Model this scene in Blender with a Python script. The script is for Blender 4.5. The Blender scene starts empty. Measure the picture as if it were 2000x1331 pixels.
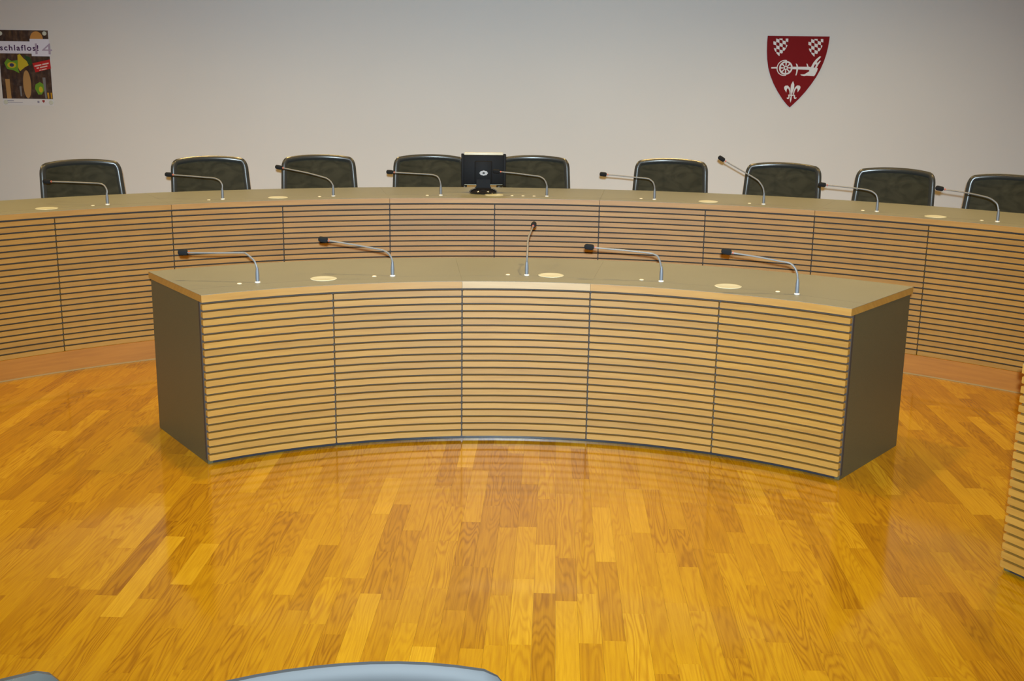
import bpy, bmesh, math, random
from math import sin, cos, pi, hypot, atan2
from mathutils import Matrix, Vector

random.seed(7)
SC = bpy.context.scene
COL = SC.collection

# ------------------------------------------------------------------ camera
F_PX, PITCH, ROLL, CAM_H = 2277.29, 0.233975, 0.013753, 1.71013
cam_d = bpy.data.cameras.new('camera')
cam_d.sensor_fit = 'HORIZONTAL'
cam_d.sensor_width = 36.0
cam_d.lens = F_PX * 36.0 / 2000.0
cam_d.clip_start = 0.05
cam = bpy.data.objects.new('camera', cam_d)
COL.objects.link(cam)
fwd = Vector((0, cos(PITCH), -sin(PITCH)))
down = Vector((0, -sin(PITCH), -cos(PITCH)))
rt = Vector((1, 0, 0))
cx_ = rt * cos(ROLL) - down * sin(ROLL)
cy_ = rt * sin(ROLL) + down * cos(ROLL)
cam.matrix_world = Matrix((
    (cx_.x, -cy_.x, -fwd.x, 0.0),
    (cx_.y, -cy_.y, -fwd.y, 0.0),
    (cx_.z, -cy_.z, -fwd.z, CAM_H),
    (0, 0, 0, 1)))
SC.camera = cam

# ------------------------------------------------------------------ world, lights, exposure
wd = bpy.data.worlds.new('world')
SC.world = wd
wd.use_nodes = True
wd.node_tree.nodes['Background'].inputs[0].default_value = (1.0, 0.72, 0.42, 1)
wd.node_tree.nodes['Background'].inputs[1].default_value = 0.03

vs = SC.view_settings
vs.view_transform = 'Standard'
vs.look = 'None'
vs.exposure = 0.0
vs.gamma = 1.0
vs.use_curve_mapping = False

# the camera's own flash: just above and behind the lens
fl = bpy.data.lights.new('camera_flash', 'SPOT')
fl.energy = 2200
fl.color = (0.72, 0.89, 1.0)
fl.spot_size = math.radians(60)
fl.spot_blend = 1.0
fl.shadow_soft_size = 0.02
flo = bpy.data.objects.new('camera_flash', fl)
flo.location = (0.0, -0.08, CAM_H + 0.085)
flo.rotation_euler = (pi / 2 - PITCH, 0, 0)
flo.scale = (1.5, 1.0, 1.0)          # a flash head's beam is wider than it is high
COL.objects.link(flo)

# warm halogen downlights recessed in the ceiling
CEIL_Z = 3.3
DOWN = [(x, y, w) for y, w in ((1.0, 50), (3.2, 62), (5.4, 165), (7.5, 155)) for x in (-3.25, -1.25, .75, 2.75)]
for x, y, w in DOWN:
    ld = bpy.data.lights.new('downlight', 'SPOT')
    ld.energy = w * 1.0
    ld.color = (1.0, 0.66, 0.22)
    ld.spot_size = math.radians(134)
    ld.spot_blend = 0.9
    ld.shadow_soft_size = 0.07
    lo = bpy.data.objects.new('downlight', ld)
    lo.location = (x, y, CEIL_Z - 0.02)
    COL.objects.link(lo)

# ------------------------------------------------------------------ material helpers
def lin(c):
    return tuple(((v / 255) / 12.92 if v / 255 <= .04045 else ((v / 255 + .055) / 1.055) ** 2.4) for v in c)

def mat(name, col, rough=0.5, metal=0.0, spec=0.5, coat=0.0, coat_rough=0.1, srgb=False):
    m = bpy.data.materials.new(name)
    m.use_nodes = True
    b = m.node_tree.nodes['Principled BSDF']
    c = lin(col) if srgb else col
    b.inputs['Base Color'].default_value = (*c, 1)
    b.inputs['Roughness'].default_value = rough
    b.inputs['Metallic'].default_value = metal
    b.inputs['Specular IOR Level'].default_value = spec
    b.inputs['Coat Weight'].default_value = coat
    b.inputs['Coat Roughness'].default_value = coat_rough
    return m

class NT:
    """small node-tree helper"""
    def __init__(self, m):
        self.t = m.node_tree
        self.b = self.t.nodes['Principled BSDF']
    def n(self, typ, ins=None, **props):
        nd = self.t.nodes.new(typ)
        for k, v in props.items():
            setattr(nd, k, v)
        for k, v in (ins or {}).items():
            if isinstance(v, bpy.types.NodeSocket):
                self.t.links.new(v, nd.inputs[k])
            else:
                nd.inputs[k].default_value = v
        return nd
    def math(self, op, a, b=0.0, c=0.0):
        return self.n('ShaderNodeMath', {0: a, 1: b, 2: c}, operation=op).outputs[0]
    def vmath(self, op, a, b=(0, 0, 0)):
        return self.n('ShaderNodeVectorMath', {0: a, 1: b}, operation=op).outputs[0]
    def ramp(self, fac, stops, interp='LINEAR'):
        r = self.n('ShaderNodeValToRGB', {0: fac})
        r.color_ramp.interpolation = interp
        el = r.color_ramp.elements
        while len(el) < len(stops):
            el.new(0.5)
        for e, (p, c) in zip(el, stops):
            e.position = p
            e.color = (*c, 1)
        return r.outputs[0]
    def mix(self, fac, a, b, blend='MIX'):
        m = self.n('ShaderNodeMix', data_type='RGBA', blend_type=blend)
        for k, v in ((0, fac), (6, a), (7, b)):
            if isinstance(v, bpy.types.NodeSocket):
                self.t.links.new(v, m.inputs[k])
            else:
                m.inputs[k].default_value = v if k == 0 else (*v, 1)
        return m.outputs[2]
    def set(self, sock, v):
        self.t.links.new(v, self.b.inputs[sock])
    def bump(self, h, strength=0.1, dist=0.01):
        self.set('Normal', self.n('ShaderNodeBump', {'Height': h, 'Strength': strength, 'Distance': dist}).outputs[0])

def wood_uv(name, dark, mid, light, rough=0.5, var=0.16, per_object=True):
    """lacquered veneer; grain runs along the mesh's u axis (metres)"""
    m = mat(name, mid, rough, spec=0.75)
    t = NT(m)
    uv = t.n('ShaderNodeUVMap').outputs[0]
    rnd = t.n('ShaderNodeObjectInfo').outputs['Random']
    off = t.n('ShaderNodeCombineXYZ', {0: t.math('MULTIPLY', rnd, 61.0), 1: t.math('MULTIPLY', rnd, 23.0), 2: rnd}).outputs[0]
    p = t.vmath('ADD', uv, off)
    pm = t.n('ShaderNodeMapping', {'Vector': p, 'Scale': (2.2, 34, 1)}).outputs[0]
    g = t.n('ShaderNodeTexNoise', {'Vector': pm, 'Scale': 1.6, 'Detail': 5, 'Roughness': .6, 'Distortion': .4}).outputs[0]
    col = t.ramp(g, [(.25, dark), (.5, mid), (.75, light)])
    pore = t.n('ShaderNodeTexNoise', {'Vector': t.n('ShaderNodeMapping', {'Vector': p, 'Scale': (30, 420, 1)}).outputs[0], 'Scale': 1.0, 'Detail': 2}).outputs[0]
    col = t.mix(t.math('MULTIPLY', t.math('SUBTRACT', pore, .45), .5), col, dark)
    v = t.math('MULTIPLY_ADD', rnd, var, 1.0 - var / 2)
    if not per_object:
        v = t.math('ADD', 0.0, 1.0)
    col = t.mix(1.0, col, t.n('ShaderNodeCombineColor', {0: v, 1: v, 2: v}).outputs[0], 'MULTIPLY')
    t.set('Base Color', col)
    t.bump(g, .03, .002)
    return m

M = {}
M['slat'] = wood_uv('beech_slat', lin((142, 101, 34)), lin((152, 111, 41)), lin((161, 121, 49)), rough=.5)
M['edge'] = wood_uv('beech_edge', lin((149, 107, 42)), lin((159, 117, 49)), lin((167, 127, 57)), var=.05)
M['edge_pale'] = wood_uv('pale_beech_edge', lin((166, 136, 92)), lin((174, 145, 101)), lin((182, 154, 112)), var=.04)
M['fascia'] = wood_uv('walnut_tone_fascia', lin((144, 90, 22)), lin((156, 100, 26)), lin((166, 110, 32)), rough=.5, var=.04)
M['trim'] = mat('pale_floor_trim', lin((150, 122, 76)), .5)
M['backing'] = mat('black_backing', (.036, .026, .020), .7)
M['plinth'] = mat('anthracite_plinth', (.02, .022, .028), .3, spec=.5)
M['chair_frame'] = mat('black_gloss_plastic', (.034, .036, .034), .26, spec=.7)
M['foam'] = mat('black_foam', (.012, .013, .015), .95, spec=.2)
M['sleeve'] = mat('grey_metal', (.17, .185, .21), .5, metal=.3)
M['neck'] = mat('grey_gooseneck', (.22, .225, .23), .5, metal=.35)
M['white_ring'] = mat('white_ring', (.75, .74, .70), .35)
M['red_ring'] = mat('red_ring', (.45, .08, .05), .4)
M['cream'] = mat('cream_plastic', (.60, .63, .54), .3)
M['button'] = mat('ivory_button', (.78, .72, .58), .35)
M['black_gloss'] = mat('black_gloss', (.008, .008, .010), .12, spec=.6)
M['black_shell'] = mat('black_shell', (.004, .004, .005), .6, spec=.18)
M['bezel'] = mat('cream_bezel', (.62, .60, .48), .4)
M['badge'] = mat('silver_badge', (.36, .36, .38), .5)
M['wheel'] = mat('dark_rubber', (.02, .02, .02), .6)
M['pale_fabric'] = mat('silver_grey_net', (.018, .0186, .0192), .7, spec=.25)
M['chrome'] = mat('satin_chrome', (.55, .56, .58), .2, metal=1)

# worktop laminate: warm grey, very fine speckle
m = mat('grey_beige_laminate', lin((148, 138, 112)), .42, spec=.5)
t = NT(m)
pos = t.n('ShaderNodeNewGeometry').outputs['Position']
sp = t.n('ShaderNodeTexNoise', {'Vector': pos, 'Scale': 260.0, 'Detail': 2}).outputs[0]
big = t.n('ShaderNodeTexNoise', {'Vector': pos, 'Scale': 3.0, 'Detail': 3}).outputs[0]
fac = t.math('ADD', t.math('MULTIPLY', sp, .7), t.math('MULTIPLY', big, .3))
t.set('Base Color', t.ramp(fac, [(.3, lin((117, 119, 108))), (.7, lin((133, 135, 123)))]))
M['laminate'] = m
M['joint'] = mat('joint_line', lin((104, 100, 86)), .5)

# dark grey end panels: fine textured coating
m = mat('anthracite_panel', (.05, .048, .044), .42, spec=.4)
t = NT(m)
pos = t.n('ShaderNodeNewGeometry').outputs['Position']
sp = t.n('ShaderNodeTexNoise', {'Vector': pos, 'Scale': 320.0, 'Detail': 2}).outputs[0]
t.set('Base Color', t.ramp(sp, [(.3, (.064, .055, .027)), (.7, (.092, .079, .040))]))
t.bump(sp, .15, .001)
M['end_panel'] = m

# painted plaster
def plaster(name, col):
    m = mat(name, col, .75, spec=.25)
    t = NT(m)
    pos = t.n('ShaderNodeNewGeometry').outputs['Position']
    a = t.n('ShaderNodeTexNoise', {'Vector': pos, 'Scale': 1.1, 'Detail': 3}).outputs[0]
    b = t.n('ShaderNodeTexNoise', {'Vector': pos, 'Scale': 140.0, 'Detail': 3}).outputs[0]
    lo = tuple(v * .97 for v in col)
    t.set('Base Color', t.ramp(a, [(.3, lo), (.7, col)]))
    t.bump(b, .08, .002)
    return m
M['wall'] = plaster('off_white_plaster', (.70, .69, .67))
M['ceiling'] = plaster('ceiling_paint', (.62, .60, .57))

# chair mesh: dark woven net
m = mat('dark_woven_mesh', (.02, .02, .012), .7, spec=.15)
t = NT(m)
uv = t.n('ShaderNodeUVMap').outputs[0]
wv = t.n('ShaderNodeTexWave', {'Vector': uv, 'Scale': 130.0, 'Distortion': 0.0}, wave_type='BANDS', bands_direction='X').outputs[1]
wh = t.n('ShaderNodeTexWave', {'Vector': uv, 'Scale': 130.0, 'Distortion': 0.0}, wave_type='BANDS', bands_direction='Y').outputs[1]
wn = t.n('ShaderNodeTexNoise', {'Vector': t.n('ShaderNodeMapping', {'Vector': uv, 'Scale': (5, 9, 1)}).outputs[0], 'Scale': 1.5, 'Detail': 2, 'Distortion': 1.4}).outputs[0]
wf = t.math('MULTIPLY_ADD', t.math('ADD', wv, wh), .12, t.math('MULTIPLY', wn, .75))
t.set('Base Color', t.ramp(wf, [(.25, (.013, .0135, .008)), (.75, (.048, .046, .029))]))
M['chair_mesh'] = m

# oak parquet; every strip gets its own tone and grain offset
YAW = 0.033474
def parquet(name, from_object):
    m = mat(name, (.5, .28, .05), .13, spec=.7)
    t = NT(m)
    pos = t.n('ShaderNodeNewGeometry').outputs['Position']
    rot = t.n('ShaderNodeMapping', {'Vector': pos, 'Rotation': (0, 0, YAW)}).outputs[0]
    if from_object:
        r1 = t.n('ShaderNodeObjectInfo').outputs['Random']
    else:
        r1 = t.n('ShaderNodeAttribute', attribute_name='tone').outputs['Fac']
    r2 = t.math('FRACT', t.math('MULTIPLY', r1, 17.31))
    r3 = t.math('FRACT', t.math('MULTIPLY', r1, 91.7))
    off = t.n('ShaderNodeCombineXYZ', {0: t.math('MULTIPLY', r1, 40), 1: t.math('MULTIPLY', r2, 30), 2: t.math('MULTIPLY', r3, 20)}).outputs[0]
    p = t.vmath('ADD', rot, off)
    # flowing growth rings
    q = t.n('ShaderNodeMapping', {'Vector': p, 'Scale': (16, 1.5, 1)}).outputs[0]
    field = t.n('ShaderNodeTexNoise', {'Vector': q, 'Scale': .75, 'Detail': 2, 'Roughness': .45}).outputs[0]
    rings = t.math('SINE', t.math('MULTIPLY', field, 120.0))
    rings = t.math('MULTIPLY_ADD', rings, .5, .5)
    rings = t.math('POWER', rings, 2.0)
    # fine straight fibres
    fib = t.n('ShaderNodeTexNoise', {'Vector': t.n('ShaderNodeMapping', {'Vector': p, 'Scale': (150, 5, 1)}).outputs[0], 'Scale': 1.0, 'Detail': 4, 'Roughness': .65}).outputs[0]
    amt = t.math('MULTIPLY_ADD', r3, .30, .08)
    g = t.math('ADD', t.math('MULTIPLY', rings, amt), t.math('MULTIPLY', fib, .9))
    base = t.ramp(r2, [(0, lin((157, 111, 10))), (.2, lin((167, 120, 11))), (.55, lin((174, 129, 13))), (.85, lin((178, 134, 15))), (1, lin((189, 147, 28)))])
    dk = t.ramp(r2, [(0, lin((122, 76, 5))), (.5, lin((138, 90, 7))), (1, lin((154, 106, 10)))])
    col = t.mix(t.math('MULTIPLY', t.math('SUBTRACT', g, .30), 1.55), base, dk)
    t.set('Base Color', col)
    t.set('Roughness', t.math('MULTIPLY_ADD', fib, .06, .065))
    t.bump(fib, .03, .0006)
    return m
M['plank'] = parquet('oak_parquet_strip', True)
M['plank_field'] = parquet('oak_parquet_field', False)
M['subfloor'] = mat('dark_subfloor', (.16, .085, .02), .8)

# ------------------------------------------------------------------ mesh helpers
def link(name, me, m=None, parent=None, loc=(0, 0, 0), rz=0.0):
    o = bpy.data.objects.new(name, me)
    COL.objects.link(o)
    if m is not None and me is not None and not me.materials:
        me.materials.append(m)
    o.parent = parent
    o.location = loc
    o.rotation_euler = (0, 0, rz)
    return o

def empty(name, loc=(0, 0, 0), rz=0.0):
    o = bpy.data.objects.new(name, None)
    o.empty_display_size = 0.1
    COL.objects.link(o)
    o.location = loc
    o.rotation_euler = (0, 0, rz)
    return o

def tag(o, label=None, cat=None, group=None, kind=None):
    for k, v in (('label', label), ('category', cat), ('group', group), ('kind', kind)):
        if v:
            o[k] = v
    return o

def mk(name, verts, faces, uvs=None, smooth=None):
    me = bpy.data.meshes.new(name)
    me.from_pydata(verts, [], faces)
    if uvs is not None:
        ul = me.uv_layers.new(name='UVMap')
        for i, l in enumerate(me.loops):
            ul.data[i].uv = uvs[l.vertex_index]
    me.update()
    bm = bmesh.new(); bm.from_mesh(me)
    bmesh.ops.recalc_face_normals(bm, faces=bm.faces)
    bm.to_mesh(me); bm.free()
    if smooth:
        for p in me.polygons:
            p.use_smooth = True
        me.set_sharp_from_angle(angle=math.radians(smooth))
    return me

def box_mesh(name, x0, x1, y0, y1, z0, z1):
    v = [(x, y, z) for z in (z0, z1) for y in (y0, y1) for x in (x0, x1)]
    f = [(0, 1, 3, 2), (4, 5, 7, 6), (0, 1, 5, 4), (2, 3, 7, 6), (0, 2, 6, 4), (1, 3, 7, 5)]
    uv = [(x, z + y) for x, y, z in v]
    return mk(name, v, f, uv)

def rbox_mesh(name, x0, x1, y0, y1, z0, z1, bev=.004, seg=2):
    me = box_mesh(name, x0, x1, y0, y1, z0, z1)
    bm = bmesh.new(); bm.from_mesh(me)
    bmesh.ops.bevel(bm, geom=bm.edges[:], offset=bev, segments=seg, affect='EDGES', profile=.5)
    bm.to_mesh(me); bm.free()
    for p in me.polygons:
        p.use_smooth = True
    me.set_sharp_from_angle(angle=math.radians(40))
    return me

def arc_mesh(name, r0, r1, z0, z1, ta, tb, n, chamfer=0.0):
    """curved bar about the z axis; angle measured from +y towards +x"""
    ths, ins = [], []
    if chamfer:
        c = chamfer / r0
        ths = [ta] + [ta + c + (tb - ta - 2 * c) * i / n for i in range(n + 1)] + [tb]
        ins = [chamfer] + [0] * (n + 1) + [chamfer]
    else:
        ths = [ta + (tb - ta) * i / n for i in range(n + 1)]
        ins = [0] * (n + 1)
    v, uv, f = [], [], []
    for th, k in zip(ths, ins):
        for r, z in ((r0, z0 + k), (r1, z0 + k), (r1, z1 - k), (r0, z1 - k)):
            v.append((r * sin(th), r * cos(th), z))
            uv.append((th * r0, z + (r - r0)))
    N = len(ths)
    for i in range(N - 1):
        a, b = 4 * i, 4 * i + 4
        for j in range(4):
            k = (j + 1) % 4
            f.append((a + j, b + j, b + k, a + k))
    f.append((0, 1, 2, 3))
    e = 4 * (N - 1)
    f.append((e + 3, e + 2, e + 1, e))
    return mk(name, v, f, uv, smooth=25)

def lathe_mesh(name, prof, n=20):
    v, f = [], []
    for r, z in prof:
        for i in range(n):
            a = 2 * pi * i / n
            v.append((r * cos(a), r * sin(a), z))
    for k in range(len(prof) - 1):
        for i in range(n):
            j = (i + 1) % n
            f.append((k * n + i, k * n + j, (k + 1) * n + j, (k + 1) * n + i))
    f.append(tuple(range(n - 1, -1, -1)))
    b = (len(prof) - 1) * n
    f.append(tuple(b + i for i in range(n)))
    return mk(name, v, f, smooth=35)

def sweep_mesh(name, pts, rads, n=10, closed=False, flat=1.0, flat_axis=None):
    """tube along points; rads one per point"""
    P = [Vector(p) for p in pts]
    v, f = [], []
    N = len(P)
    prev = None
    for i, p in enumerate(P):
        if closed:
            tg = (P[(i + 1) % N] - P[i - 1]).normalized()
        else:
            tg = (P[min(i + 1, N - 1)] - P[max(i - 1, 0)]).normalized()
        if flat_axis is not None:
            u = Vector(flat_axis)
            u = (u - tg * u.dot(tg)).normalized()
        elif prev is None:
            u = Vector((0, 1, 0)) if abs(tg.y) < .8 else Vector((1, 0, 0))
            u = (u - tg * u.dot(tg)).normalized()
        else:
            u = (prev - tg * prev.dot(tg)).normalized()
        prev = u
        w = tg.cross(u)
        for k in range(n):
            a = 2 * pi * k / n
            v.append(tuple(p + (u * cos(a) * flat + w * sin(a)) * rads[i]))
    for i in range(N if closed else N - 1):
        for k in range(n):
            a, b = i * n, ((i + 1) % N) * n
            k2 = (k + 1) % n
            f.append((a + k, a + k2, b + k2, b + k))
    if not closed:
        f.append(tuple(range(n - 1, -1, -1)))
        f.append(tuple((N - 1) * n + k for k in range(n)))
    return mk(name, v, f, smooth=40)

def catmull(pts, sub=4):
    P = [Vector(p) for p in pts]
    out = []
    for i in range(len(P) - 1):
        p0, p1, p2, p3 = P[max(i - 1, 0)], P[i], P[i + 1], P[min(i + 2, len(P) - 1)]
        for s in range(sub):
            u = s / sub
            out.append(.5 * ((2 * p1) + (p2 - p0) * u + (2 * p0 - 5 * p1 + 4 * p2 - p3) * u * u + (3 * p1 - p0 - 3 * p2 + p3) * u ** 3))
    out.append(P[-1])
    return out

def prism_mesh(name, polys, y0, y1):
    """outlines in the x-z plane extruded from y0 (front, towards -y) to y1"""
    v, f = [], []
    for poly in polys:
        n = len(poly)
        b = len(v)
        v += [(x, y0, z) for x, z in poly] + [(x, y1, z) for x, z in poly]
        f.append(tuple(b + i for i in range(n)))
        f.append(tuple(b + n + i for i in reversed(range(n))))
        for i in range(n):
            j = (i + 1) % n
            f.append((b + i, b + j, b + n + j, b + n + i))
    return mk(name, v, f)

# ------------------------------------------------------------------ the room
X0, X1, Y0, Y1 = -6.0, 6.0, -2.2, 9.6
wall_rz = -YAW

def struct(name, me, m, loc=(0, 0, 0), rz=0.0):
    o = link(name, me, m, None, loc, rz)
    o['kind'] = 'structure'
    return o

struct('wall_back', box_mesh('wall_back', -6.6, 6.6, 0.0, 0.2, -.02, CEIL_Z), M['wall'], (0, 9.6, 0), wall_rz)
struct('wall_left', box_mesh('wall_left', -6.2, -6.0, Y0, 9.82, -.02, CEIL_Z), M['wall'])
struct('wall_right', box_mesh('wall_right', 6.0, 6.2, Y0, 9.42, -.02, CEIL_Z), M['wall'])
struct('wall_front', box_mesh('wall_front', -6.2, 6.2, Y0 - .2, Y0, -.02, CEIL_Z), M['wall'])
struct('ceiling', box_mesh('ceiling', -6.4, 6.4, Y0 - .2, 9.9, CEIL_Z, CEIL_Z + .15), M['ceiling'])

# front desk / rear desk / platform measurements
C1 = (-0.0158, 2.9680); R1 = 2.2077; T1 = -0.61996; D1 = 0.261881; DEP1 = 0.664; H1 = 0.75
C2 = (0.0326, 3.2493); R2 = 3.9499; T2 = -0.69206; D2 = 0.163461; DEP2 = 0.642; H2 = 0.8958
PLAT = 0.1157

floor = struct('floor', box_mesh('floor', X0, X1, Y0, 9.8, -.05, -.011), M['subfloor'])

def project(x, y, z):
    dx, dy, dz = x, y, z - CAM_H
    v = Vector((dx, dy, dz))
    d = v.dot(fwd)
    if d < .1:
        return None
    return 1000 + F_PX * v.dot(cx_) / d, 665.5 + F_PX * v.dot(cy_) / d

STRIP = 0.0715
LENS = (.34, .40, .46, .52, .58, .64)
plank_me = {}
for L in LENS:
    plank_me[L] = box_mesh('plank', -STRIP / 2 + .00022, STRIP / 2 - .00022, -L / 2 + .00022, L / 2 - .00022, -.010, 0.0)
rows = []
cyw, syw = cos(YAW), sin(YAW)
ux, uy = (cyw, -syw), (syw, cyw)          # across / along the strips
rng = random.Random(21)
i0 = int(-3.6 / STRIP)
for i in range(i0, -i0 + 1):
    s = i * STRIP
    tpos = 0.2 - rng.random() * .6
    last = None
    while tpos < 7.4:
        L = rng.choice(LENS)
        c = tpos + L / 2
        x = s * ux[0] + c * uy[0]
        y = s * ux[1] + c * uy[1]
        rows.append((x, y, L))
        tpos += L
cand = []
for k, (x, y, L) in enumerate(rows):
    d2 = hypot(x - C2[0], y - C2[1])
    d1 = hypot(x - C1[0], y - C1[1]); a1 = atan2(x - C1[0], y - C1[1])
    hid = d2 > R2 + .25 and y > C2[1]
    hid = hid or (R1 + .12 < d1 and T1 - .02 < a1 < T1 + 5 * D1 + .02 and y > 3 and d1 < R1 + 1.5)
    pc = project(x, y, 0)
    area = 0
    if pc and not hid:
        e = project(x + uy[0] * L / 2, y + uy[1] * L / 2, 0)
        g = project(x - uy[0] * L / 2, y - uy[1] * L / 2, 0)
        inside = any(-20 < q[0] < 2020 and q[1] < 1345 for q in (pc, e, g) if q)
        if inside:
            w0 = project(x - ux[0] * STRIP / 2, y - ux[1] * STRIP / 2, 0)
            w1 = project(x + ux[0] * STRIP / 2, y + ux[1] * STRIP / 2, 0)
            area = abs((w1[0] - w0[0]) * (e[1] - g[1]))
    cand.append((area, k))
cand.sort(reverse=True)
single = {k for a, k in cand[:300] if a > 0}
fv, ff, ft = [], [], []
for k, (x, y, L) in enumerate(rows):
    if k in single:
        link('plank', plank_me[L], M['plank'], floor, (x, y, 0), -YAW)
    else:
        b = len(fv)
        hw, hl = STRIP / 2 - .00022, L / 2 - .00022
        for z in (-.010, 0.0):
            for sw, sl in ((-1, -1), (1, -1), (1, 1), (-1, 1)):
                fv.append((x + sw * hw * ux[0] + sl * hl * uy[0], y + sw * hw * ux[1] + sl * hl * uy[1], z))
        ff += [(b, b + 3, b + 2, b + 1), (b + 4, b + 5, b + 6, b + 7)] + [(b + j, b + (j + 1) % 4, b + 4 + (j + 1) % 4, b + 4 + j) for j in range(4)]
        ft += [rng.random()] * 6
me = bpy.data.meshes.new('parquet_field')
me.from_pydata(fv, [], ff)
at = me.attributes.new('tone', 'FLOAT', 'FACE')
at.data.foreach_set('value', ft)
tag(link('parquet_field', me, M['plank_field'], floor), kind='stuff')

# raised platform under the rear desk
PT = 1.0
n = 48
fr = [(C2[0] + (R2 + .004) * sin(-PT + 2 * PT * i / n), C2[1] + (R2 + .004) * cos(-PT + 2 * PT * i / n)) for i in range(n + 1)]
ring = [(X0, fr[0][1])] + fr + [(X1, fr[-1][1]), (X1, 9.38), (X0, 9.78)]
N = len(ring)
pv = [(x, y, 0.0005) for x, y in ring] + [(x, y, PLAT - .001) for x, y in ring]
pf = [tuple(range(N)), tuple(N + i for i in reversed(range(N)))] + [(i, (i + 1) % N, N + (i + 1) % N, N + i) for i in range(N)]
plat = struct('floor_platform', mk('floor_platform', pv, pf), M['plank'])
link('fascia', arc_mesh('fascia', R2 - .010, R2 + .003, .006, PLAT - .0015, -PT, PT, 48), M['fascia'], plat, (C2[0], C2[1], 0))
link('floor_strip', arc_mesh('floor_strip', R2 - .016, R2 - .002, .0005, .008, -PT, PT, 48), M['trim'], plat, (C2[0], C2[1], 0))

# ------------------------------------------------------------------ desks
def build_desk(name, label, C, R, t0, dt, npan, dep, zbase, ztop, slab, zslat, nslat, gap, sections, line_r, pale=None, plinth=True, ends=True, npan_lo=0):
    tm = t0 + dt * (npan_lo + npan) / 2
    ex, ey = C[0] + (R + dep / 2) * sin(tm), C[1] + (R + dep / 2) * cos(tm)
    root = empty(name, (ex, ey, zbase))
    tag(root, label, 'desk')
    org = (C[0] - ex, C[1] - ey, -zbase)
    zt = ztop - slab
    pitch = (zt - zslat) / nslat
    jg = .0030 / R
    slat_me = arc_mesh('slat', R, R + .021, 0, pitch - gap, -dt / 2 + jg, dt / 2 - jg, 4, chamfer=.0028)
    slat_me.materials.append(M['slat'])
    back_me = arc_mesh('front_panel', R + .0215, R + .038, zslat, zt, -dt / 2, dt / 2, 6)
    back_me.materials.append(M['backing'])
    for k in range(npan_lo, npan):
        th = t0 + dt * (k + .5)
        pn = link('front_panel', back_me, None, root, org, -th)
        for s in range(nslat):
            link('slat', slat_me, None, pn, (0, 0, zslat + s * pitch))
    ta, tb = t0 + dt * npan_lo, t0 + dt * npan
    if plinth:
        link('plinth', arc_mesh('plinth', R + .026, R + .042, zbase + .0005, zslat, ta + .012, tb - .012, 4 * npan), M['plinth'], root, org)
    # worktop sections
    for q, (ka, kb) in enumerate(sections):
        a, b = t0 + dt * ka, t0 + dt * kb
        g = .0003
        sm = link('worktop', arc_mesh('worktop', R - .001, R + dep, zt + .0015, ztop - .0012, a + g, b - g, 5 * (kb - ka)), M['edge_pale'] if pale == q else M['edge'], root, org)
        link('laminate_surface', arc_mesh('laminate_surface', R + .0006, R + dep - .0015, ztop - .0012, ztop, a + g * .3, b - g * .3, 5 * (kb - ka)), M['laminate'], sm)
        link('joint_line', arc_mesh('joint_line', R + line_r, R + line_r + .0025, ztop, ztop + .0002, a + g * 2, b - g * 2, 5 * (kb - ka)), M['joint'], sm)
    # side / support panels (radial boards)
    bounds = [(ta, 1), (tb, -1)] if ends else []
    for th, sgn in bounds:
        me = box_mesh('end_panel', sgn * .004 if sgn > 0 else -.026, .026 if sgn > 0 else -.004, R + .0225, R + dep - .022, zbase + .0005, zt + .001)
        link('end_panel', me, M['end_panel'], root, org, -th)
    mids = [t0 + dt * kb for ka, kb in sections[:-1]]
    sup = box_mesh('support_panel', -.014, .014, R + .040, R + dep - .06, zbase + .0005, zt + .001)
    for th in mids:
        link('support_panel', sup, M['end_panel'], root, org, -th)
    return root, org

front, forg = build_desk('curved_conference_desk', 'freestanding curved slatted desk with dark grey ends, in the middle of the parquet',
    C1, R1, T1, D1, 5, DEP1, 0.0, H1, .0333, .0200, 21, .0088, [(0, 2), (2, 3), (3, 5)], .135, pale=1)
rear, rorg = build_desk('curved_council_desk', 'long curved slatted desk on the raised platform below the back wall',
    C2, R2, T2, D2, 9, DEP2, PLAT, H2, .0321, PLAT, 23, .0086, [(-1, 1), (1, 3), (3, 5), (5, 7), (7, 9)], .125, plinth=False, npan_lo=-1)
CW = (-0.178, 2.655); TW = 1.03
wing, worg = build_desk('curved_wing_desk', 'slatted side desk of which only the end shows at the edge of the parquet',
    CW, R1, TW, D1, 3, DEP1, 0.0, H1, .0333, .0200, 21, .0088, [(0, 1), (1, 3)], .135)

# cable covers and push buttons let into the worktops
cov_me = lathe_mesh('cable_cover', [(.058, 0), (.060, .0014), (.0575, .0026), (.048, .0030), (.044, .0024), (.0005, .0023)], 36)
cov_me.materials.append(M['cream'])
but_me = lathe_mesh('push_button', [(.0105, 0), (.0105, .0012), (.0085, .0026), (.004, .0033), (.0005, .0034)], 14)
but_me.materials.append(M['button'])
def on_desk(nm, me, root, org, C, R, th, z):
    link(nm, me, None, root, (org[0] + R * sin(th), org[1] + R * cos(th), z + org[2]), -th)
for r, th in ((2.364, -.3623), (2.382, .0809), (2.370, .4253)):
    on_desk('cable_cover', cov_me, front, forg, C1, r, th, H1)
for r, th in ((2.383, -.5203), (2.374, -.2637), (2.379, -.0031), (2.373, .258), (2.366, .5204)):
    on_desk('push_button', but_me, front, forg, C1, r, th, H1)
for r, th in ((4.080, -.691), (4.086, -.3659), (4.120, -.0384), (4.082, .2881), (4.070, .615)):
    on_desk('cable_cover', cov_me, rear, rorg, C2, r, th, H2)
for r, th in ((4.085, -.6288), (4.085, -.4666), (4.085, -.3042), (4.089, -.141), (4.098, -.011), (4.094, .0059), (4.089, .0228), (4.098, .1864), (4.100, .3488), (4.098, .5125), (4.085, .676)):
    on_desk('push_button', but_me, rear, rorg, C2, r, th, H2)

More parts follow.
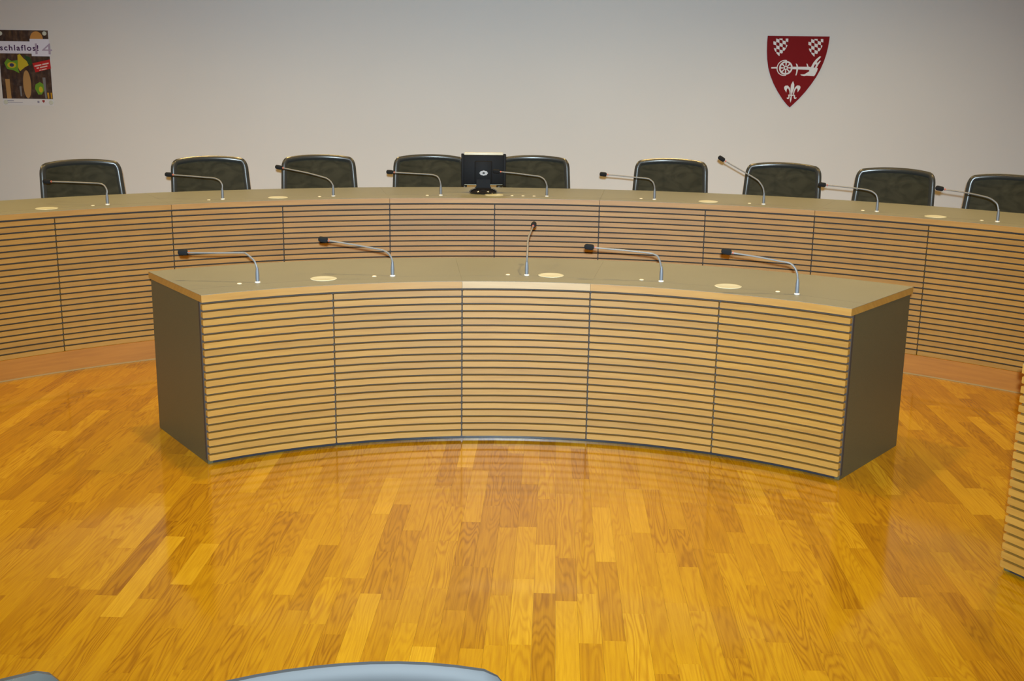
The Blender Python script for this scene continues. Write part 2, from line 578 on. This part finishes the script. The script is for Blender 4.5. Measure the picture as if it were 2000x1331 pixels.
# ------------------------------------------------------------------ microphones
FRONT_MICS = [
    ((-1.128, 5.070), [(0, 0, 0), (0, 0, .050), (-.003, 0, .073), (-.012, .005, .095), (-.030, .010, .112), (-.050, .015, .126), (-.067, .020, .129), (-.166, .025, .126), (-.294, .030, .124), (-.313, .035, .124), (-.363, .040, .123)]),
    ((-.552, 5.273), [(0, 0, 0), (0, 0, .046), (-.002, 0, .075), (-.009, .005, .091), (-.021, .010, .105), (-.036, .015, .113), (-.057, .020, .119), (-.158, .025, .136), (-.276, .030, .153), (-.300, .035, .156), (-.348, .040, .162)]),
    ((.064, 5.341), [(0, 0, 0), (-.001, 0, .055), (.001, 0, .091), (.003, .043, .121), (.004, .086, .145), (.009, .129, .163), (.019, .171, .180), (.026, .214, .190), (.031, .257, .197), (.036, .300, .202)]),
    ((.675, 5.230), [(0, 0, 0), (-.002, 0, .047), (-.004, 0, .075), (-.011, .005, .100), (-.020, .010, .115), (-.036, .015, .123), (-.057, .020, .127), (-.168, .025, .137), (-.285, .030, .145), (-.308, .035, .147), (-.354, .040, .150)]),
    ((1.232, 4.968), [(0, 0, 0), (0, 0, .056), (-.003, 0, .083), (-.007, .004, .100), (-.016, .009, .117), (-.027, .013, .128), (-.042, .018, .135), (-.086, .022, .142), (-.174, .027, .157), (-.265, .031, .170), (-.287, .036, .173), (-.330, .040, .180)]),
]
REAR_MICS = [
    ((-2.305, 6.607), [(0, 0, 0), (.003, 0, .044), (.002, 0, .078), (-.007, .005, .098), (-.022, .010, .112), (-.046, .015, .118), (-.086, .020, .119), (-.204, .025, .122), (-.300, .030, .123), (-.329, .035, .123), (-.378, .040, .123)]),
    ((-1.734, 6.943), [(0, 0, 0), (.002, 0, .047), (.001, 0, .084), (-.012, .005, .107), (-.031, .010, .118), (-.059, .015, .125), (-.106, .020, .127), (-.198, .025, .133), (-.280, .030, .137), (-.304, .035, .138), (-.355, .040, .140)]),
    ((-1.112, 7.185), [(0, 0, 0), (.001, 0, .042), (-.002, 0, .068), (-.015, .005, .089), (-.034, .010, .104), (-.060, .015, .114), (-.160, .020, .139), (-.255, .025, .156), (-.295, .030, .163), (-.317, .035, .166), (-.362, .040, .173)]),
    ((-.458, 7.308), [(0, 0, 0), (0, 0, .038), (-.002, 0, .077), (-.010, .005, .101), (-.023, .010, .117), (-.042, .015, .124), (-.068, .020, .128), (-.165, .025, .132), (-.275, .030, .136), (-.300, .035, .137), (-.346, .040, .139)]),
    ((.206, 7.333), [(0, 0, 0), (-.001, 0, .045), (-.003, 0, .077), (-.015, .005, .102), (-.031, .010, .115), (-.053, .015, .124), (-.092, .020, .128), (-.188, .025, .139), (-.275, .030, .146), (-.298, .035, .148), (-.343, .040, .152)]),
    ((.871, 7.244), [(0, 0, 0), (-.002, 0, .048), (-.002, 0, .079), (-.010, .005, .104), (-.026, .010, .119), (-.048, .015, .128), (-.124, .020, .134), (-.219, .025, .142), (-.275, .030, .145), (-.298, .035, .147), (-.342, .040, .150)]),
    ((1.511, 7.063), [(0, 0, 0), (-.003, 0, .045), (-.001, 0, .070), (-.008, .005, .100), (-.025, .010, .127), (-.046, .015, .148), (-.103, .020, .180), (-.198, .025, .231), (-.226, .030, .247), (-.244, .035, .257), (-.281, .040, .280)]),
    ((2.112, 6.780), [(0, 0, 0), (-.002, 0, .040), (-.002, 0, .070), (-.008, .005, .093), (-.026, .010, .110), (-.052, .015, .121), (-.102, .020, .129), (-.190, .025, .137), (-.275, .030, .144), (-.298, .035, .146), (-.339, .040, .150)]),
    ((2.656, 6.388), [(0, 0, 0), (-.003, 0, .038), (-.002, 0, .066), (-.008, .005, .094), (-.025, .010, .112), (-.050, .015, .127), (-.086, .020, .137), (-.170, .025, .153), (-.275, .030, .167), (-.300, .035, .171), (-.338, .040, .178)]),
]
ring_me = lathe_mesh('base_ring', [(.0125, 0), (.0125, .003), (.0100, .0055), (.0001, .0056)], 16)
ring_me.materials.append(M['white_ring'])
sleeve_me = lathe_mesh('sleeve', [(.0082, .005), (.0085, .03), (.0078, .045), (.0052, .066), (.004, .07)], 14)
sleeve_me.materials.append(M['sleeve'])

def microphone(base, pts, z, label, group):
    root = empty('gooseneck_microphone', (base[0], base[1], z))
    tag(root, label, 'microphone', group)
    link('base_ring', ring_me, None, root)
    a, b = Vector(pts[1]), Vector(pts[0])
    link('sleeve', sleeve_me, None, root)
    neck = [Vector((0, 0, .055))] + [Vector(p) for p in pts[2:-1]]
    cv = catmull(neck, 4)
    link('neck', sweep_mesh('neck', cv, [.0046 - .0010 * i / len(cv) for i in range(len(cv))], 8), M['neck'], root)
    h0, h1 = Vector(pts[-2]), Vector(pts[-1])
    d = (h1 - h0).normalized()
    link('light_ring', sweep_mesh('light_ring', [h0 - d * .010, h0 - d * .004], [.0056, .0056], 10), M['red_ring'], root)
    L = .044
    prof = [(0, .006), (.002, .0105), (.006, .0128), (.014, .0132), (.030, .0132), (.038, .0122), (.042, .0090), (L, .004)]
    link('foam_windscreen', sweep_mesh('foam_windscreen', [h0 + d * s for s, r in prof], [r for s, r in prof], 16), M['foam'], root)
    return root

FL = ['low bent gooseneck microphone on the freestanding desk, at its poster-side end',
      'gooseneck microphone on the freestanding desk, second from its poster-side end',
      'gooseneck microphone pointing straight back in the middle of the freestanding desk',
      'gooseneck microphone on the freestanding desk, second from its crest-side end',
      'gooseneck microphone on the freestanding desk, at its crest-side end']
for (b, p), lb in zip(FRONT_MICS, FL):
    microphone(b, p, H1, lb, 'microphones on the freestanding desk')
RL = ['gooseneck microphone on the long rear desk, fourth from the monitor toward the poster',
      'gooseneck microphone on the long rear desk, third from the monitor toward the poster',
      'gooseneck microphone on the long rear desk, second from the monitor toward the poster',
      'gooseneck microphone on the long rear desk, next to the monitor on its poster side',
      'gooseneck microphone on the long rear desk with its head in front of the monitor',
      'gooseneck microphone on the long rear desk, second from the monitor toward the crest',
      'steeply raised gooseneck microphone on the long rear desk below the crest',
      'gooseneck microphone on the long rear desk, just past the steeply raised one from the monitor',
      'gooseneck microphone on the long rear desk, farthest from the monitor past the crest']
for (b, p), lb in zip(REAR_MICS, RL):
    microphone(b, p, H2, lb, 'microphones on the long rear desk')

# ------------------------------------------------------------------ chairs
CH_TOP = .935
def back_pt(u, v):
    """u -1..1 across, v 0..1 from bottom to top of the backrest"""
    w = .258 - .022 * v
    x = u * w
    z = .47 + (CH_TOP - .47) * v - .020 * abs(u) ** 2.4 * v
    y = .185 + .105 * v + .012 * sin(pi * v) - .034 * u * u
    return Vector((x, y, z))
def chair_meshes():
    d = {}
    nu, nv = 12, 10
    v, f, uv = [], [], []
    for j in range(nv + 1):
        for i in range(nu + 1):
            p = back_pt(-1 + 2 * i / nu, j / nv)
            v.append(tuple(p)); uv.append((p.x, p.z))
    m0 = len(v)
    for k in range(m0):
        x, y, z = v[k]
        v.append((x, y + .004, z)); uv.append(uv[k])
    W = nu + 1
    for j in range(nv):
        for i in range(nu):
            a = j * W + i
            f.append((a, a + 1, a + W + 1, a + W))
            f.append((m0 + a, m0 + a + W, m0 + a + W + 1, m0 + a + 1))
    edge = [i for i in range(W)] + [j * W + nu for j in range(1, nv + 1)] + [nv * W + i for i in range(nu - 1, -1, -1)] + [j * W for j in range(nv - 1, 0, -1)]
    for q in range(len(edge)):
        a, b = edge[q], edge[(q + 1) % len(edge)]
        f.append((a, b, m0 + b, m0 + a))
    d['back_mesh'] = mk('back_mesh', v, f, uv, smooth=40)
    # frame round the net, corners rounded
    out = []
    for i in range(15): out.append(back_pt(-1 + .06, .02 + .88 * i / 14) + Vector((-.0, 0, 0)) if False else back_pt(-1, .02 + .88 * i / 14))
    for a in (.25, .5, .75):
        c = pi / 2 * a
        out.append(back_pt(-1 + .10 * (1 - cos(c)), .90 + .10 * sin(c)))
    for i in range(13): out.append(back_pt(-.90 + 1.80 * i / 12, 1.0))
    for a in (.25, .5, .75):
        c = pi / 2 * a
        out.append(back_pt(.90 + .10 * sin(c), 1.0 - .10 * (1 - cos(c))))
    for i in range(15): out.append(back_pt(1, .90 - .88 * i / 14))
    for i in range(1, 8): out.append(back_pt(1 - 2 * i / 8, .02))
    d['back_frame'] = sweep_mesh('back_frame', [p + Vector((0, .002, 0)) for p in out], [.0195] * len(out), 10, closed=True, flat=.62, flat_axis=(0, 1, 0))
    # seat pad
    sv = rbox_mesh('seat', -.235, .235, -.24, .20, .42, .475, .02, 3)
    d['seat'] = sv
    arm = catmull([(0, .16, .46), (0, .17, .56), (0, .14, .645), (0, .06, .665), (0, -.12, .665)], 4)
    d['armrest'] = sweep_mesh('armrest', arm, [.014] * len(arm), 8)
    d['column'] = lathe_mesh('column', [(.025, .09), (.025, .24), (.035, .26), (.05, .41), (.09, .425)], 14)
    d['leg'] = sweep_mesh('leg', [(0, 0, .105), (0, -.12, .095), (0, -.27, .065)], [.024, .020, .014], 8)
    d['castor'] = rbox_mesh('castor', -.02, .02, -.295, -.245, .001, .052, .012, 2)
    d['brace'] = sweep_mesh('brace', catmull([(0, .02, .42), (0, .16, .41), (0, .205, .45), (0, .215, .60)], 4), [.02] * 13, 8)
    mats = dict(back_mesh='chair_mesh', back_frame='chair_frame', seat='chair_mesh', armrest='chair_frame', column='chrome', leg='chair_frame', castor='wheel', brace='chair_frame')
    for k, me in d.items():
        me.materials.append(M[mats[k]])
    return d
CM = chair_meshes()
def chair(x, y, z, rz, label, group, cover=None, net=None):
    r = empty('swivel_chair', (x, y, z), rz)
    tag(r, label, 'chair', group)
    link('back_mesh', net or CM['back_mesh'], None, r)
    link('back_frame', cover or CM['back_frame'], None, r)
    link('seat', CM['seat'], None, r)
    for s in (-1, 1):
        link('armrest', CM['armrest'], None, r, (s * .262, 0, 0))
    link('brace', CM['brace'], None, r)
    link('column', CM['column'], None, r)
    for k in range(5):
        lg = link('leg', CM['leg'], None, r, (0, 0, 0), 2 * pi * k / 5)
        link('castor', CM['castor'], None, lg)
    return r

CL = ['dark mesh-backed swivel chair behind the long rear desk, fourth from the monitor toward the poster',
      'dark mesh-backed swivel chair behind the long rear desk, third from the monitor toward the poster',
      'dark mesh-backed swivel chair behind the long rear desk, second from the monitor toward the poster',
      'dark mesh-backed swivel chair overlapped by the monitor on its poster side',
      'dark mesh-backed swivel chair overlapped by the monitor on its crest side',
      'dark mesh-backed swivel chair behind the long rear desk, second from the monitor toward the crest',
      'dark mesh-backed swivel chair behind the long rear desk, directly below the crest',
      'dark mesh-backed swivel chair behind the long rear desk, first past the crest from the monitor',
      'dark mesh-backed swivel chair behind the long rear desk, last past the crest from the monitor']
CT = [(-.5804, .02), (-.42, .0), (-.2757, 0), (-.1239, .0), (.0203, .0), (.2103, .0), (.3608, .0), (.5046, .0), (.6426, .0)]
RC = 5.15 - .275
for (th, dz), lb in zip(CT, CL):
    chair(C2[0] + RC * sin(th), C2[1] + RC * cos(th), PLAT, -th + dz, lb, 'chairs behind the long rear desk')

def chair_by_top(tx, ty, rz, label, group, cover=None, net=None):
    """place a chair by the middle of its backrest's top edge"""
    ox, oy = -sin(rz) * .275, cos(rz) * .275
    return chair(tx - ox, ty - oy, 0.0, rz, label, group, cover, net)
COVER = CM['back_frame'].copy()
COVER.materials.clear()
COVER.materials.append(M['pale_fabric'])
NET = CM['back_mesh'].copy()
NET.materials.clear()
NET.materials.append(M['pale_fabric'])
chair_by_top(-.243, 1.338, .25, 'pale lit mesh-backed chair in the foreground, its rounded backrest top showing', 'chairs in the foreground', COVER, NET)
chair_by_top(-.778, 1.227, pi + .62, 'foreground chair of which only a dark backrest corner tip shows', 'chairs in the foreground')

# ------------------------------------------------------------------ monitor
mon = empty('desk_monitor', (-.197, 7.475, H2 + .0031), .05)
tag(mon, 'small black flat monitor seen from behind, standing on the rear desk', 'monitor')
link('base', lathe_mesh('base', [(.086, 0), (.090, .006), (.084, .016), (.062, .026), (.040, .031), (.001, .032)], 28), M['black_gloss'], mon)
link('neck', prism_mesh('neck', [[(-.058, .020), (.058, .020), (.045, .038), (.042, .085), (-.042, .085), (-.045, .038)]], .004, .030), M['black_shell'], mon)
sh = link('back_shell', rbox_mesh('back_shell', -.138, .142, .018, .052, .050, .236, .006, 2), M['black_shell'], mon)
link('vent_bulge', rbox_mesh('vent_bulge', -.055, .055, .008, .022, .060, .200, .006, 2), M['black_shell'], sh)
pil = rbox_mesh('side_bar', -.009, .009, .014, .058, .040, .243, .004, 2)
for x in (-.132, .136):
    link('side_bar', pil, M['black_shell'], mon, (x, 0, 0))
link('front_bezel', rbox_mesh('front_bezel', -.122, .126, .053, .064, .043, .251, .004, 2), M['bezel'], mon)
link('screen', box_mesh('screen', -.108, .112, .0645, .0655, .058, .236), M['black_gloss'], mon)
bpts = [(.002 + .026 * cos(a) * (1 + .06 * cos(8 * a)), .124 + .0155 * sin(a) * (1 + .06 * cos(8 * a))) for a in [2 * pi * i / 32 for i in range(32)]]
bd = link('badge', prism_mesh('badge', [bpts], .0062, .0085), M['badge'], mon)
link('badge_mark', prism_mesh('badge_mark', [[(.002 + .008 * cos(2 * pi * i / 12), .124 + .005 * sin(2 * pi * i / 12)) for i in range(12)]], .0054, .0063), M['black_shell'], bd)

# ------------------------------------------------------------------ crest on the back wall
def wall_place(o, s, z, off=0.0):
    """s metres along the wall from x = 0, off metres in front of it"""
    o.location = (s * cos(YAW) - off * sin(YAW), 9.6 - s * sin(YAW) - off * cos(YAW), z)
    o.rotation_euler = (0, 0, wall_rz)

M['crest_red'] = mat('crest_red', lin((122, 8, 14)), .6, spec=.15)
M['crest_white'] = mat('crest_white', (.72, .72, .72), .5)
KC = .484 / 946
def cp(pts):
    return [((x - 660) * KC, -(y - .0233 * (x - 660) - 160) * KC) for x, y in pts]
crest = empty('coat_of_arms')
wall_place(crest, 2.206, 1.944, .0105)
tag(crest, 'red heraldic shield with white plough and lily fixed to the back wall', 'crest')
outline = [(237, 148), (1183, 170), (1180, 230), (1170, 330), (1150, 440), (1120, 550), (1075, 670), (1020, 780), (950, 890), (870, 1000), (780, 1105), (690, 1195), (645, 1237), (600, 1198), (520, 1105), (440, 990), (370, 870), (315, 750), (275, 630), (250, 500), (238, 380), (233, 250)]
link('shield_plate', prism_mesh('shield_plate', [cp(outline)], -.002, .0100), M['crest_red'], crest)

def clip(poly, clipper):
    def inside(p, a, b): return (b[0] - a[0]) * (p[1] - a[1]) - (b[1] - a[1]) * (p[0] - a[0]) >= 0
    def inter(p, q, a, b):
        x1, y1, x2, y2, x3, y3, x4, y4 = *p, *q, *a, *b
        den = (x1 - x2) * (y3 - y4) - (y1 - y2) * (x3 - x4)
        t = ((x1 - x3) * (y3 - y4) - (y1 - y3) * (x3 - x4)) / den
        return (x1 + t * (x2 - x1), y1 + t * (y2 - y1))
    out = poly
    for i in range(len(clipper)):
        a, b = clipper[i], clipper[(i + 1) % len(clipper)]
        src, out = out, []
        for j in range(len(src)):
            p, q = src[j - 1], src[j]
            if inside(q, a, b):
                if not inside(p, a, b): out.append(inter(p, q, a, b))
                out.append(q)
            elif inside(p, a, b):
                out.append(inter(p, q, a, b))
        if not out: return []
    return out
def lozenges(ox, oy):
    sh = [(330, 190), (550, 195), (552, 250), (540, 310), (510, 365), (470, 415), (428, 456), (385, 415), (350, 365), (332, 310), (326, 250)]
    sh = [(x + ox, y + oy) for x, y in sh]
    e1, e2 = (50, 14), (4, 50)
    polys = []
    for i in range(-8, 12):
        for j in range(-8, 12):
            if (i + j) % 2: continue
            bx, by = 319 + ox + i * e1[0] + j * e2[0], 229 + oy + i * e1[1] + j * e2[1]
            q = [(bx, by), (bx + e1[0], by + e1[1]), (bx + e1[0] + e2[0], by + e1[1] + e2[1]), (bx + e2[0], by + e2[1])]
            c = clip(q, sh)
            if len(c) > 2: polys.append(cp(c))
    return polys
for ox, oy in ((0, 0), (537, 13)):
    link('lozenge_shield', prism_mesh('lozenge_shield', lozenges(ox, oy), -.004, -.0019), M['crest_white'], crest)
def ringp(cx, cy, ro, ri, a0=0, a1=2 * pi, n=36):
    out = []
    for i in range(n):
        a, b = a0 + (a1 - a0) * i / n, a0 + (a1 - a0) * (i + 1) / n
        out.append([(cx + ro * cos(a), cy + ro * sin(a)), (cx + ro * cos(b), cy + ro * sin(b)), (cx + ri * cos(b), cy + ri * sin(b)), (cx + ri * cos(a), cy + ri * sin(a))])
    return out
wheel = ringp(542, 635, 104, 80) + ringp(542, 635, 30, 16, n=16) + ringp(522, 635, 121, 108, pi * .42, pi * 1.58, 24)
for k in range(8):
    a = pi / 4 * k
    dx, dy = cos(a), sin(a)
    wheel.append([(542 + dx * 28 - dy * 7, 635 + dy * 28 + dx * 7), (542 + dx * 84 - dy * 11, 635 + dy * 84 + dx * 11), (542 + dx * 84 + dy * 11, 635 + dy * 84 - dx * 11), (542 + dx * 28 + dy * 7, 635 + dy * 28 - dx * 7)])
pl = link('plough', prism_mesh('plough', [cp(q) for q in [
    [(640, 618), (900, 622), (935, 632), (905, 668), (640, 655)],
    [(692, 568), (714, 580), (730, 616), (706, 618)],
    [(706, 656), (732, 658), (726, 700), (712, 750), (698, 750), (706, 700)],
    [(855, 574), (870, 576), (892, 622), (870, 622)],
    [(905, 668), (928, 628), (1015, 640), (1035, 645), (1025, 690), (1000, 745), (985, 765), (870, 755), (832, 762), (790, 752), (770, 737), (832, 735), (905, 692)],
    [(928, 628), (960, 560), (1000, 508), (1052, 464), (1072, 470), (1060, 490), (1012, 550), (985, 585), (968, 633)],
    [(990, 636), (1008, 585), (1060, 528), (1074, 536), (1042, 585), (1016, 640)],
    [(985, 585), (1010, 552), (1024, 562), (1008, 590)]]], -.004, -.0019), M['crest_white'], crest)
link('plough_shaft', prism_mesh('plough_shaft', [cp([(318, 622), (405, 620), (405, 643), (318, 643)])], -.004, -.0019), M['crest_white'], pl)
link('wheel', prism_mesh('wheel', [cp(q) for q in wheel], -.004, -.0019), M['crest_white'], pl)
lp = [(535, 925), (555, 905), (590, 903), (622, 935), (640, 990), (643, 1040), (630, 1040), (622, 990), (603, 950), (588, 945), (578, 965), (576, 1008), (555, 980), (540, 955)]
lc = [(622, 1058), (632, 1075), (622, 1105), (602, 1111), (586, 1097), (591, 1084), (606, 1092), (613, 1080), (608, 1058)]
mir = lambda q: [(1324 - x, y) for x, y in reversed(q)]
link('lily', prism_mesh('lily', [cp(q) for q in [
    [(668, 835), (690, 890), (690, 950), (673, 1000), (664, 1042), (654, 1042), (645, 1000), (636, 950), (641, 890)],
    lp, mir(lp), [(608, 1041), (707, 1045), (707, 1061), (608, 1058)],
    [(647, 1060), (664, 1060), (661, 1120), (649, 1166), (637, 1120)], lc, mir(lc)]], -.004, -.0019), M['crest_white'], crest)

# ------------------------------------------------------------------ poster on the back wall
PW, PH = .420, .600
poster = empty('wall_poster')
wall_place(poster, -3.990, 1.318, .0012)
tag(poster, 'printed event poster reading schlaflos! pinned to the back wall', 'poster')
M['paper'] = mat('white_paper', (.70, .70, .72), .5)
m = mat('poster_print', (.05, .03, .02), .45)
t = NT(m)
tc = t.n('ShaderNodeTexCoord').outputs['Object']
a = t.n('ShaderNodeTexNoise', {'Vector': tc, 'Scale': 22.0, 'Detail': 4}).outputs[0]
b = t.n('ShaderNodeTexNoise', {'Vector': t.n('ShaderNodeMapping', {'Vector': tc, 'Scale': (3, 1, .6), 'Location': (4, 2, 1)}).outputs[0], 'Scale': 14.0, 'Detail': 2}).outputs[0]
c1 = t.ramp(a, [(.3, (.012, .008, .010)), (.5, (.045, .025, .020)), (.62, (.10, .07, .055)), (.75, (.16, .13, .11))])
c2 = t.ramp(b, [(.35, (.02, .015, .02)), (.6, (.09, .045, .022)), (.75, (.22, .13, .05))])
t.set('Base Color', t.mix(.5, c1, c2))
M['poster_print'] = m
def flat(name, col, rough=.5):
    return mat(name, lin(col), rough)
def pq(u, v):
    """poster units: u 0..103 from its left, v 0..150 from its top"""
    return ((u / 103 - .5) * PW, (1 - v / 150) * PH)
def pp(name, polys, lay, m, parent):
    if len(polys) > 1:
        return [pp(name, [q], lay, m, parent) for q in polys]
    return link(name, prism_mesh(name, [[pq(*q) for q in poly] for poly in polys], -.0006 * lay - .0003, -.0006 * (lay - 1) - .0002), m, parent)
def ell(cx, cy, rx, ry, n=24, a0=0, a1=2 * pi):
    return [(cx + rx * cos(a0 + (a1 - a0) * i / n), cy + ry * sin(a0 + (a1 - a0) * i / n)) for i in range(n if a1 - a0 > 6.2 else n + 1)]
link('sheet', prism_mesh('sheet', [[pq(0, 0), pq(103, 0), pq(103, 150), pq(0, 150)]], -.0004, .0008), M['paper'], poster)
pic = pp('picture', [[(0, 1), (102, 1), (102, 137), (0, 137)]], 1, M['poster_print'], poster)
pp('orange_disc', [ell(78, 18, 13, 15)], 2, flat('print_orange', (196, 140, 70)), poster)
pp('title_banner', [[(0, 23), (64, 23), (64, 18), (103, 18), (103, 52), (66, 52), (66, 47), (0, 47)]], 3, flat('print_lilac_white', (224, 224, 240)), poster)
grn = flat('print_green', (104, 150, 40)); yel = flat('print_yellow', (196, 176, 40)); dgr = flat('print_dark_green', (34, 72, 34))
pp('green_cloth', [[(9, 66), (16, 57), (24, 62), (37, 60), (36, 78), (38, 86), (26, 80), (14, 78)], [(69, 108), (78, 103), (86, 108), (87, 118), (80, 128), (73, 128), (67, 116)]], 2, grn, poster)
pp('yellow_patch', [ell(24, 70, 9, 6), ell(79, 118, 4, 6)], 3, yel, poster)
pp('blue_oval', [ell(24, 70, 4.5, 3.5)], 4, flat('print_navy', (58, 54, 96)), poster)
pp('foliage', [[(37, 50), (42, 48), (48, 56), (55, 62), (58, 70), (50, 74), (40, 82), (36, 74)]], 2, yel, poster)
pp('dark_foliage', [[(50, 50), (62, 54), (66, 66), (60, 72), (54, 60)]], 2, dgr, poster)
pp('tan_pillar', [[(8, 98), (17, 98), (18, 137), (9, 137)], ell(52, 108, 8, 28)], 2, flat('print_tan', (176, 136, 84)), poster)
pp('glass_column', [[(84, 94), (90, 94), (90, 136), (87, 136)], [(36, 112), (40, 112), (40, 132), (37, 132)]], 3, flat('print_grey', (120, 120, 124)), poster)
pp('candle', [[(91, 124), (95, 124), (95, 136), (92, 136)], [(98, 124), (101, 124), (101, 136), (98, 136)]], 2, flat('print_amber', (190, 140, 30)), poster)
rl = pp('red_label', [[(66, 66), (102, 58), (103, 76), (71, 84)]], 4, flat('print_red', (186, 30, 32)), poster)
def slanted(u0, u1, v, h):
    k = -.222
    return [(u0, v), (u1, v + k * (u1 - u0)), (u1, v + h + k * (u1 - u0)), (u0, v + h)]
wht = flat('print_white', (222, 196, 190))
pp('print_line', [slanted(70, 84, 70.5, 2.6), slanted(86, 99, 67.0, 2.6), slanted(74, 79, 74.8, 2.3), slanted(81, 96, 73.2, 2.4), slanted(79, 83, 79.0, 1.7), slanted(84, 94, 77.9, 1.7)], 5, wht, rl)
pp('print_line', [[(6, 140.5), (22, 140.5), (22, 142), (6, 142)], [(6, 144), (40, 144), (40, 145), (6, 145)], [(70, 141), (74, 141), (74, 145), (70, 145)]], 1, flat('print_footer', (140, 138, 160)), poster)
pp('footer_crest', [[(80, 139), (85, 139), (85, 142), (82.5, 145), (80, 142)]], 1, flat('print_footer_red', (150, 50, 50)), poster)
def text_part(body, size, u, v, lay, m, name, bold=0.0):
    cu = bpy.data.curves.new(name, 'FONT')
    cu.body = body
    cu.size = size
    cu.extrude = .0002
    cu.offset = bold
    cu.space_character = 1.22 if len(body) > 3 else 1.0
    tmp = bpy.data.objects.new(name, cu)
    COL.objects.link(tmp)
    bpy.context.view_layer.update()
    me = bpy.data.meshes.new_from_object(tmp.evaluated_get(bpy.context.evaluated_depsgraph_get()))
    bpy.data.objects.remove(tmp)
    xs = [q.co.x for q in me.vertices]
    me.materials.clear()
    o = link(name, me, m, poster)
    x, z = pq(u, v)
    o.location = (x, -.0006 * lay - .0003, z)
    o.rotation_euler = (pi / 2, 0, 0)
    return o, (max(xs) - min(xs))
txt, w = text_part('schlaflos!', .062, 2.5, 41, 3.5, flat('print_purple', (66, 26, 84)), 'title_lettering', .0013)
k = .755 * PW / w
txt.scale = (k, 1, 1)
num, w = text_part('14', .125, 65, 48, 3, flat('print_pale_violet', (172, 158, 182)), 'number_lettering')
num.scale = (.33 * PW / w, 1, 1)
sub, w = text_part('. .  . . . .   . . .  . .', .02, 4, 44.5, 3, flat('print_faint', (150, 146, 164)), 'subtitle_marks')
sub.scale = (.6 * PW / w, 1, 1)
mag = lathe_mesh('magnet', [(.017, 0), (.017, .004), (.014, .007), (.001, .0075)], 18)
for vx in mag.vertices:
    vx.co = Vector((vx.co.x, -vx.co.z, vx.co.y))
mag.materials.append(M['cream'])
for u, v in ((6, 8), (95, 7), (6, 144), (98, 144)):
    x, z = pq(u, v)
    link('magnet', mag, None, poster, (x, -.0022, z))
